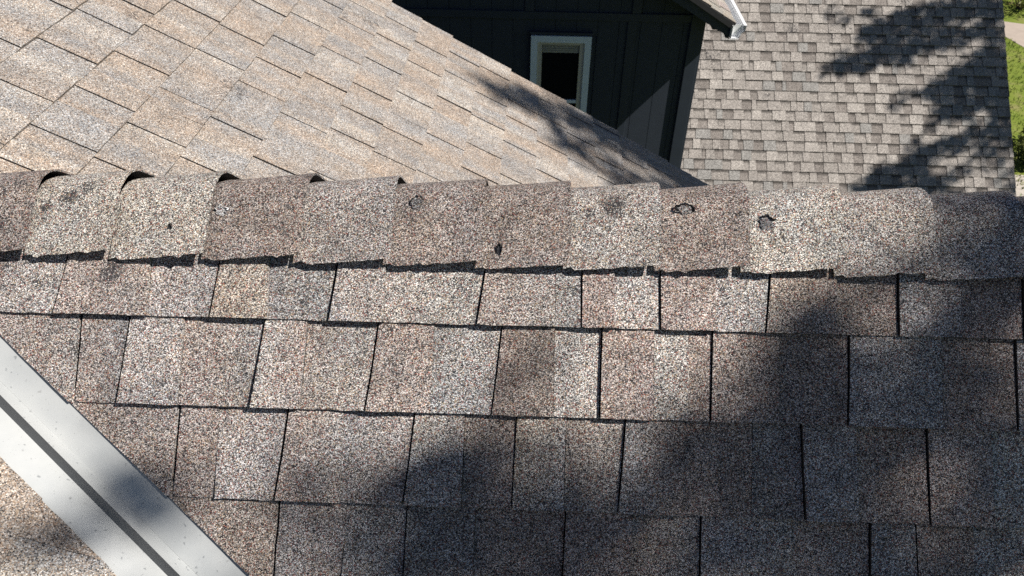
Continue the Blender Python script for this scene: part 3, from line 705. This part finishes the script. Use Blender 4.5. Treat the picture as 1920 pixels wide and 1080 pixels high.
s = MB(); s.prism([(p[0]+(.002 if p[0] < gx+.05 else -.003), p[1]+(.003 if p[1] < gz-.1 else -.004)) for p in prof], OV+.034, OV+.037); s.build('end_cap', M_GUT, gut)
s = MB(); s.prism([(gx, gz-.1205), (gx+.075, gz-.1205), (gx+.075, gz-.1155), (gx, gz-.1155)], OV-.010, OV+.05); s.build('end_lip', M_GUT, gut)
# grey roof
XR = hit(1892, 185, FG.n, FG.c)[0]
gv0 = FG.px(1600, 360+45)[1]; gvT = FG.px(1600, -200)[1]
GL = XC-.10
s = MB(); vbot = gv0-.02
s.quad([FG.pt(GL, vbot, -.02), FG.pt(XR-.01, vbot, -.02), FG.pt(XR-.01, gvT, -.02), FG.pt(GL, gvT, -.02)])
grey = s.build('grey_roof_slope', [M_DECK], house2); tag(grey, 'taupe-grey laminated shingle slope dappled with tree shade')
vref = FG.px(1600, 174)[1]                      # a butt line of the photograph
k0 = int((vbot-vref)/.1423)-1; pcs = []; rg = random.Random(5)
for k in range(k0, int((gvT-vref)/.1423)+1):
    vb = (lambda q, b=vref+.1423*k: b); vt = (lambda q, b=vref+.1423*(k+1): b)
    if vb(0) < vbot-.02: continue
    u = GL+rg.uniform(-.1, 0); rs = rg.random() < .5
    varied = rg.random()
    while u < XR:
        wv = rg.uniform(.10, .20) if rs else rg.uniform(.085, .165)
        if rg.random() < .15: wv *= .5
        if rg.random() < .12: wv *= 1.5
        u2 = min(u+wv, XR+.004); sid += 1
        if u2 < GL: u = u2; continue
        kk = 1+rg.uniform(-.08, .08)
        if rs: c = (1.14*kk, 1.10*kk, 1.055*kk) if rg.random() < .68 else (1.33, 1.29, 1.235) if rg.random() < .5 else (.96, .975, .965)
        else: c = (1.05*kk, 1.01*kk, .965*kk) if rg.random() < .60 else (.80*kk, .755*kk, .72*kk)
        taper = rg.uniform(-.006, .010) if rs else 0
        bd = None
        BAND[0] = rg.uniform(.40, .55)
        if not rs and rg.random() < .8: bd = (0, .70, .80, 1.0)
        elif rg.random() < .75: bd = (0, .88, .93, 1.0)  # shadow line under the course above, painted as a thin dark band
        if bd:
            c2 = c
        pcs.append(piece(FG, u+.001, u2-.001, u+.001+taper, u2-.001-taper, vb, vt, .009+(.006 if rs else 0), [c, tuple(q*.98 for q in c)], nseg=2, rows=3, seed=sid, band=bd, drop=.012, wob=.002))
        u = u2; rs = not rs
nn = emit(pcs, grey, [M_GREY, M_EDGE], 'shingle', 'shingle_field', lambda x, y: 1270 < x < 1912 and -8 < y < 374+(x-1345)*.005 and y < 310+(x-1275)*.9 and not (x < 1316 and y < 55))
print('grey', nn)
def gpt(v, h): q = FG.pt(0, v, h); return q[1], q[2]
# rear side of the grey roof, rake trim, walls
yT, zT = gpt(gvT, 0)
yB, zB = gpt(vbot, 0)
s = MB(); s.quad([(GL, yT, zT), (XR, yT, zT), (XR, yT+4, zT-3.4), (GL, yT+4, zT-3.4)]); s.build('grey_roof_back', [M_GREY], house2)
s = MB()
for (h0, h1, x0, x1) in ((-.16, -.008, XR-.045, XR-.015),):
    q = [gpt(vbot, h0), gpt(vbot, h1), gpt(gvT, h1), gpt(gvT, h0)]
    a = [s.vert((x0, y, z)) for y, z in q]; b = [s.vert((x1, y, z)) for y, z in q]
    s.face(a); s.face(b[::-1]); [s.face((a[i], b[i], b[(i+1) % 4], a[(i+1) % 4])) for i in range(4)]
s.build('rake_board', M_TRIMD, house2)
s = MB(); s.box(XC+.03, XR-.3, yB+.35, yT+3.6, 0, zB-.06); s.build('lower_wall', M_SIDING, house2)
s = MB(); s.box(XC+.03, XR-.06, yB+.02, yB+.045, zB-.16, zB-.02); s.build('eave_board', M_TRIMD, house2)
s = MB()
q = [(yB+.36, zB-.058), (yT+3.58, zB-.058), (yT, zT-.2)]
a = [s.vert((XR-.42, y, z)) for y, z in q]; b = [s.vert((XR-.302, y, z)) for y, z in q]
s.face(a); s.face(b[::-1]); [s.face((a[i], b[i], b[(i+1) % 3], a[(i+1) % 3])) for i in range(3)]
s.build('end_gable_panel', M_SIDING, house2)
tag(house, 'house with brown-grey shingled roof, overlapping ridge caps and pale metal valley', 'house')
tag(house2, 'charcoal-sided house with white-trimmed window and taupe-grey shingle roof', 'house')

# ------------------------------------------------------------------ ground
s = MB(); s.quad([(-400, -400, 0), (400, -400, 0), (400, 400, 0), (-400, 400, 0)]); g = s.build('ground', M_GROUND); tag(g, 'lawn beside the grey-roofed house', kind='structure')
GZ = np.array([0, 0, 1.0])
def gp(x, y): return hit(x, y, GZ, -CAM_H)
A1, A2, B1, B2 = gp(1878, 40), gp(1925, 46), gp(1880, 66), gp(1925, 92)
s = MB()
dA = A2-A1; dB = B2-B1
s.quad([A1-dA*1.2+(0, 0, .006), B1-dB*1.2+(0, 0, .006), B2+dB*6+(0, 0, .006), A2+dA*6+(0, 0, .006)])
pth = s.build('path', M_CONC); tag(pth, 'pale concrete path across the lawn', kind='structure')
s = MB(); s.quad([(-12, 3.2, .005), (6.6, 3.2, .005), (6.6, 6.9, .005), (-12, 6.9, .005)]); dr = s.build('bounce_strip', plain('bounce_strip_grey', (.055, .055, .057), .9, .2, 3, .2, bump=.4)); tag(dr, 'unseen grey ground strip added between the two houses for its bounce light', kind='structure')  # out of view, added to turn the green ground bounce grey
# grass blades near the visible strip
s = MB(); rg = random.Random(11)
for _ in range(26000):
    x = rg.uniform(8.2, 17); y = rg.uniform(9.0, 30)
    px, py = proj((x, y, 0))
    if not (1860 < px < 2150 and 60 < py < 400): continue
    # keep off the path
    d_ = np.array([x, y])-B1[:2]; nrm = np.array([-dB[1], dB[0]]); 
    if d_@nrm > 0: continue
    a = rg.uniform(0, 6.28); hh = rg.uniform(.04, .10); wv = .012; lx, ly = rg.uniform(-.05, .05), rg.uniform(-.05, .05)
    c = np.array([x, y, 0]); e = np.array([math.cos(a), math.sin(a), 0])*wv
    s.face([s.vert(c-e), s.vert(c+e), s.vert(c+np.array([lx, ly, hh]))])
gr = s.build('grass', M_BLADE); tag(gr, 'short green lawn grass with dry tips', 'grass', kind='stuff')

# ------------------------------------------------------------------ trees and shrubs
def tube(mb, pts, rad, sides=7):
    prev = None
    for i, p in enumerate(pts):
        p = np.array(p, float); d = np.array(pts[min(i+1, len(pts)-1)], float)-np.array(pts[max(i-1, 0)], float); d /= np.linalg.norm(d)+1e-9
        a = np.cross(d, (.31, .87, .2)); a /= np.linalg.norm(a); b = np.cross(d, a)
        ring = [mb.vert(p+(a*math.cos(t)+b*math.sin(t))*rad[i]) for t in [2*math.pi*k/sides for k in range(sides)]]
        if prev: [mb.face((prev[k], prev[(k+1) % sides], ring[(k+1) % sides], ring[k]), 0, True) for k in range(sides)]
        prev = ring
def leaf(mb, c, rg, sz):
    a = np.array([rg.gauss(0, 1), rg.gauss(0, 1), rg.gauss(0, .6)]); a /= np.linalg.norm(a)
    b = np.cross(a, (rg.gauss(0, 1), rg.gauss(0, 1), rg.gauss(0, 1))); b /= np.linalg.norm(b)+1e-9
    l, w_ = sz, sz*.5
    mb.face([mb.vert(c-a*l), mb.vert(c+b*w_), mb.vert(c+a*l), mb.vert(c-b*w_)])
def shadow_in_frame(P):
    for fr, test in ((FN, lambda Q: clipN(FN.uv(Q)[1]) < Q[0] < X_END and Q[1] < rid_y), (FM, lambda Q: Q[0] < EAVE_X and Q[1] < RAKE_Y and not (Q[1] < rid_y and Q[0] > -0.6)), (FG, lambda Q: XC < Q[0] < XR)):
        t = ((np.asarray(P)-fr.O)@fr.n)/float(SUN@fr.n)
        if t < 0: continue
        Q = np.asarray(P)-SUN*t
        if not test(Q): continue
        x, y = proj(Q)
        if -40 < x < 1960 and -40 < y < 1120: return True
    return False
def crown_from_masks(masks, rg, t0, t1):
    """leaf sprays hung where they throw the photographed shade: from the shaded spot back towards the sun"""
    sprays = []
    for fr, cx, cy, rx, ry, ang, dens in masks:
        p0 = hit(cx, cy, fr.n, fr.c); p1 = hit(cx+rx, cy, fr.n, fr.c); p2 = hit(cx, cy+ry, fr.n, fr.c)
        area = np.linalg.norm(p1-p0)*np.linalg.norm(p2-p0)*math.pi
        n = max(2, int(area*dens*240))
        for _ in range(n):
            r_ = math.sqrt(rg.random()); th = rg.uniform(0, 2*math.pi)
            ex, ey = rx*r_*math.cos(th), ry*r_*math.sin(th); ca, sa = math.cos(R(ang)), math.sin(R(ang))
            q = hit(cx+ex*ca-ey*sa, cy+ex*sa+ey*ca, fr.n, fr.c)
            sprays.append(q+SUN*rg.uniform(t0, t1))
    return sprays
def tree(name, label, base, masks, t0, t1, ctr, radii, nfill, seed, group=None):
    rg = random.Random(seed)
    root = empty(name, base); tag(root, label, 'tree', group)
    sp = crown_from_masks(masks, rg, t0, t1)
    fill = []
    ctr = np.array(ctr, float)
    while len(fill) < nfill:
        d = np.array([rg.gauss(0, 1) for _ in range(3)]); d /= np.linalg.norm(d); d *= rg.uniform(.55, 1)**.5*1.0
        if mnoise.noise((d[0]*2.2, d[1]*2.2, d[2]*2.2+seed)) < -.12: continue
        p = ctr+d*np.array(radii); 
        if shadow_in_frame(p): 
            nfill -= .35; continue
        fill.append(p)
    wood = MB(); b0 = np.array(base, float); fork = np.array([b0[0]*.6+ctr[0]*.4, b0[1]*.6+ctr[1]*.4, b0[2]+(ctr[2]-radii[2]*.8-b0[2])*.9])
    n = 9; pts = [b0+(fork-b0)*i/n+np.array([.12*math.sin(i*.9), .10*math.cos(i*.7), 0])*(i > 0) for i in range(n+1)]
    rr = [.30*(1-.55*i/n)+(.12 if i == 0 else 0) for i in range(n+1)]
    tube(wood, pts, rr, 10); tk = wood.build('trunk', M_BARK, root)
    limbs = MB(); tips = []
    for i in range(16):
        tgt = rg.choice(fill); mid = fork*.45+tgt*.55+np.array([rg.uniform(-.3, .3), rg.uniform(-.3, .3), rg.uniform(-.1, .5)])
        P = [pts[-1] if i % 3 else pts[-2]]+[fork*(1-t)**2+2*mid*t*(1-t)+tgt*t*t for t in (.25, .5, .75, 1)]
        tube(limbs, P, [.12, .085, .055, .032, .012], 6); tips += P[2:]
    # twigs reach each bunch of sprays
    tips = np.array(tips)
    for q in sp[::max(1, len(sp)//70)]:
        k = int(np.argmin(((tips-q)**2).sum(1))); a = tips[k]
        md = (a+q)/2+np.array([0, 0, .12]); tube(limbs, [a, md, q], [.014, .008, .003], 4)
    limbs.build('limbs', M_BARK, root)
    lv = MB()
    for q in sp:
        for _ in range(6): leaf(lv, q+np.array([rg.gauss(0, .045) for _ in range(3)]), rg, rg.uniform(.035, .06))
    for q in fill:
        for _ in range(22): leaf(lv, q+np.array([rg.gauss(0, .16) for _ in range(3)]), rg, rg.uniform(.05, .085))
    lv.build('crown', M_LEAF, root)
    return root
MASK_N = [(FN, 1890, 450, 97.4, 78.3, 0, 2.88), (FN, 1660, 600, 47.9, 26.1, 0, 2.30), (FN, 1860, 600, 69.6, 34.8, 0, 3.07), (FN, 1770, 585, 43.5, 21.8, 0, 1.34), (FN, 1500, 690, 65.2, 47.9, -25, 4.22), (FN, 1545, 750, 78.3, 34.8, 0, 4.22), (FN, 1640, 650, 52.2, 30.4, 0, 3.46), (FN, 1430, 765, 43.5, 26.1, 0, 1.73), (FN, 1840, 750, 60.9, 39.1, 0, 3.84), (FN, 1900, 690, 34.8, 60.9, 0, 2.88), (FN, 1700, 720, 43.5, 34.8, 0, 0.96), (FN, 1760, 650, 43.5, 26.1, 0, 1.54), (FN, 1400, 870, 52.2, 69.6, 0, 1.90), (FN, 1340, 930, 43.5, 34.8, 0, 1.16), (FN, 1470, 830, 52.2, 34.8, 0, 1.61), (FN, 1660, 835, 69.6, 27.8, 0, 1.12), (FN, 1240, 860, 78.3, 52.2, 0, 0.52), (FN, 1540, 880, 52.2, 43.5, 0, 0.65), (FN, 1080, 860, 78.3, 43.5, 0, 0.37), (FN, 1450, 930, 43.5, 34.8, 0, 0.89), (FN, 1890, 830, 34.8, 19.1, 0, 0.57), (FN, 1910, 930, 26.1, 26.1, 0, 0.36), (FN, 1100, 1000, 69.6, 34.8, -25, 1.69), (FN, 1020, 1050, 69.6, 34.8, -25, 3.60), (FN, 1350, 1010, 60.9, 47.9, -20, 1.43), (FN, 1560, 1030, 87, 43.5, 0, 0.36), (FN, 1790, 1040, 52.2, 43.5, -15, 1.00), (FN, 1230, 965, 69.6, 19.1, -10, 0.80), (FN, 1680, 1000, 52.2, 26.1, 0, 0.29), (FN, 1440, 985, 52.2, 21.8, 0, 0.80), (FN, 1890, 1050, 43.5, 34.8, 0, 0.43), (FN, 850, 905, 82.7, 33.1, -4, 2.34), (FN, 905, 985, 113, 52.2, 5, 3.96), (FN, 800, 1000, 60.9, 47.9, 0, 2.88), (FN, 640, 1000, 78.3, 39.1, 10, 0.25), (FN, 930, 1060, 87, 26.1, 0, 2.16), (FN, 720, 1050, 52.2, 34.8, 0, 0.43), (FN, 260, 895, 22.6, 15.7, 45, 0.60), (FN, 175, 1000, 26.1, 19.1, 45, 0.60),
          (FM, 950, 172, 53.9, 9.57, 22, 1.87), (FM, 985, 192, 26.1, 10.4, 30, 1.19), (FM, 1030, 205, 43.5, 8.7, 32, 1.53), (FM, 1065, 268, 31.3, 12.2, 30, 2.21), (FM, 1110, 300, 26.1, 7.83, 30, 1.19), (FM, 1120, 245, 60.9, 13.1, 32, 2.04), (FM, 1200, 278, 52.2, 17.4, 32, 2.55),
          (FM, 1260, 320, 52.2, 13.1, 32, 2.55), (FM, 1180, 338, 19.1, 20.9, 30, 2.21), (FM, 1150, 285, 26.1, 8.7, 40, 1.02), (FM, 1300, 350, 34.8, 10.4, 20, 2.38), (FM, 1255, 352, 21.8, 12.2, 0, 1.87), (FM, 1320, 352, 26.1, 10.4, 20, 2.04)]
MASK_G = [(FG, 1830, 20, 60.9, 20.9, 0, 1.84), (FG, 1740, 30, 69.6, 20.9, -10, 1.74), (FG, 1660, 60, 52.2, 22.6, -12, 1.74), (FG, 1760, 75, 82.7, 19.1, -8, 1.52), (FG, 1600, 118, 43.5, 19.1, -10, 1.74), (FG, 1660, 100, 43.5, 13.9, -10, 1.62), (FG, 1562, 26, 6.09, 7.83, 0, 1.96), (FG, 1610, 32, 34.8, 6.96, -20, 1.09), (FG, 1545, 136, 7.83, 5.22, 0, 1.96),
          (FG, 1700, 105, 34.8, 12.2, -15, 1.30), (FG, 1790, 160, 52.2, 29.6, -25, 1.96), (FG, 1850, 130, 39.1, 43.5, 0, 1.96), (FG, 1870, 190, 29.6, 38.3, 0, 1.96), (FG, 1800, 205, 52.2, 17.4, -15, 1.74), (FG, 1715, 175, 24.4, 7.83, -18, 1.30), (FG, 1684, 200, 7.83, 8.7, 0, 1.74), (FG, 1740, 236, 13.9, 6.96, 0, 1.52), (FG, 1850, 248, 39.1, 17.4, 0, 1.30), (FG, 1780, 275, 43.5, 13.9, -15, 1.74), (FG, 1725, 290, 34.8, 12.2, -10, 1.84),
          (FG, 1690, 318, 52.2, 13.9, -8, 1.96), (FG, 1640, 345, 52.2, 13.9, -10, 1.96), (FG, 1740, 340, 43.5, 13.9, 0, 1.52), (FG, 1850, 285, 26.1, 10.4, 0, 1.09), (FG, 1700, 360, 69.6, 10.4, 0, 1.74), (FG, 1810, 320, 34.8, 8.7, 0, 0.87), (FG, 1780, 360, 26.1, 6.96, 0, 0.87), (FG, 1720, 262, 12.2, 6.96, 0, 1.30), (FG, 1893, 240, 10.4, 34.8, 0, 1.30), (FG, 1855, 60, 21.8, 21.8, 0, 1.30)]
cN = hit(2500, 800, FN.n, FN.c)+SUN*9.5
tree('shade_tree', 'broad leafy tree standing beside the ridge-capped roof, dappling it with shade', (8.6, 0.4, 0.0), MASK_N, 8.0, 10.0, cN+np.array([1.2, .3, .6]), (2.6, 2.4, 1.9), 420, 3)
cG = hit(2200, 150, FG.n, FG.c)+SUN*8.8
tree('shade_tree', 'leafy tree standing beside the taupe-grey roof, dappling it with shade', (15.2, 8.6, 0.0), MASK_G, 7.6, 9.8, cG+np.array([.8, .4, .6]), (3.0, 3.0, 2.2), 520, 4)

def shrub(label, base, rx, rz, n, seed, m=M_SHRUB, group=None):
    rg = random.Random(seed); root = empty('shrub', base); tag(root, label, 'shrub', group); st = MB(); b = np.array(base, float); tips = []
    for i in range(9):
        a = rg.uniform(0, 6.28); t = b+np.array([math.cos(a)*rx*.7, math.sin(a)*rx*.7, rz*rg.uniform(1.0, 1.7)]); tube(st, [b+np.array([math.cos(a)*.05, math.sin(a)*.05, -.02]), (b+t)/2+np.array([0, 0, .1]), t], [.022, .014, .006], 5); tips.append(t)
    st.build('stem', M_BARK, root); lv = MB()
    for _ in range(n):
        d = np.array([rg.gauss(0, 1) for _ in range(3)]); d /= np.linalg.norm(d); p = b+np.array([0, 0, rz])+d*np.array([rx, rx, rz*.95])*rg.uniform(.45, 1)
        if mnoise.noise((p[0]*2.6, p[1]*2.6, p[2]*2.6)) < -.22: continue
        leaf(lv, p, rg, rg.uniform(.035, .07))
    lv.build('foliage', m, root); return root
q = gp(1926, 306); shrub('low dark green shrub on the lawn beside the grey roof edge', (q[0], q[1], 0), .55, .42, 1500, 1)
q = gp(1912, 16); shrub('olive shrub growing beyond the concrete path', (q[0], q[1], 0), 1.2, .75, 2400, 2, leaf_mat('olive_leaves', (.10, .11, .02), (.22, .19, .06)))
q0 = gp(1905, 333); q1 = gp(1905, 372)
s = MB(); p = q0; s.quad([(XR-.2, 9.0, .007), (q0[0]+.35, 9.0, .007), (q0[0]+.35, q0[1]+.1, .007), (XR-.2, q0[1]+.1, .007)])
tag(s.build('pavement', M_MULCH), 'pale stone pavement beside the grey-roofed house', kind='structure')
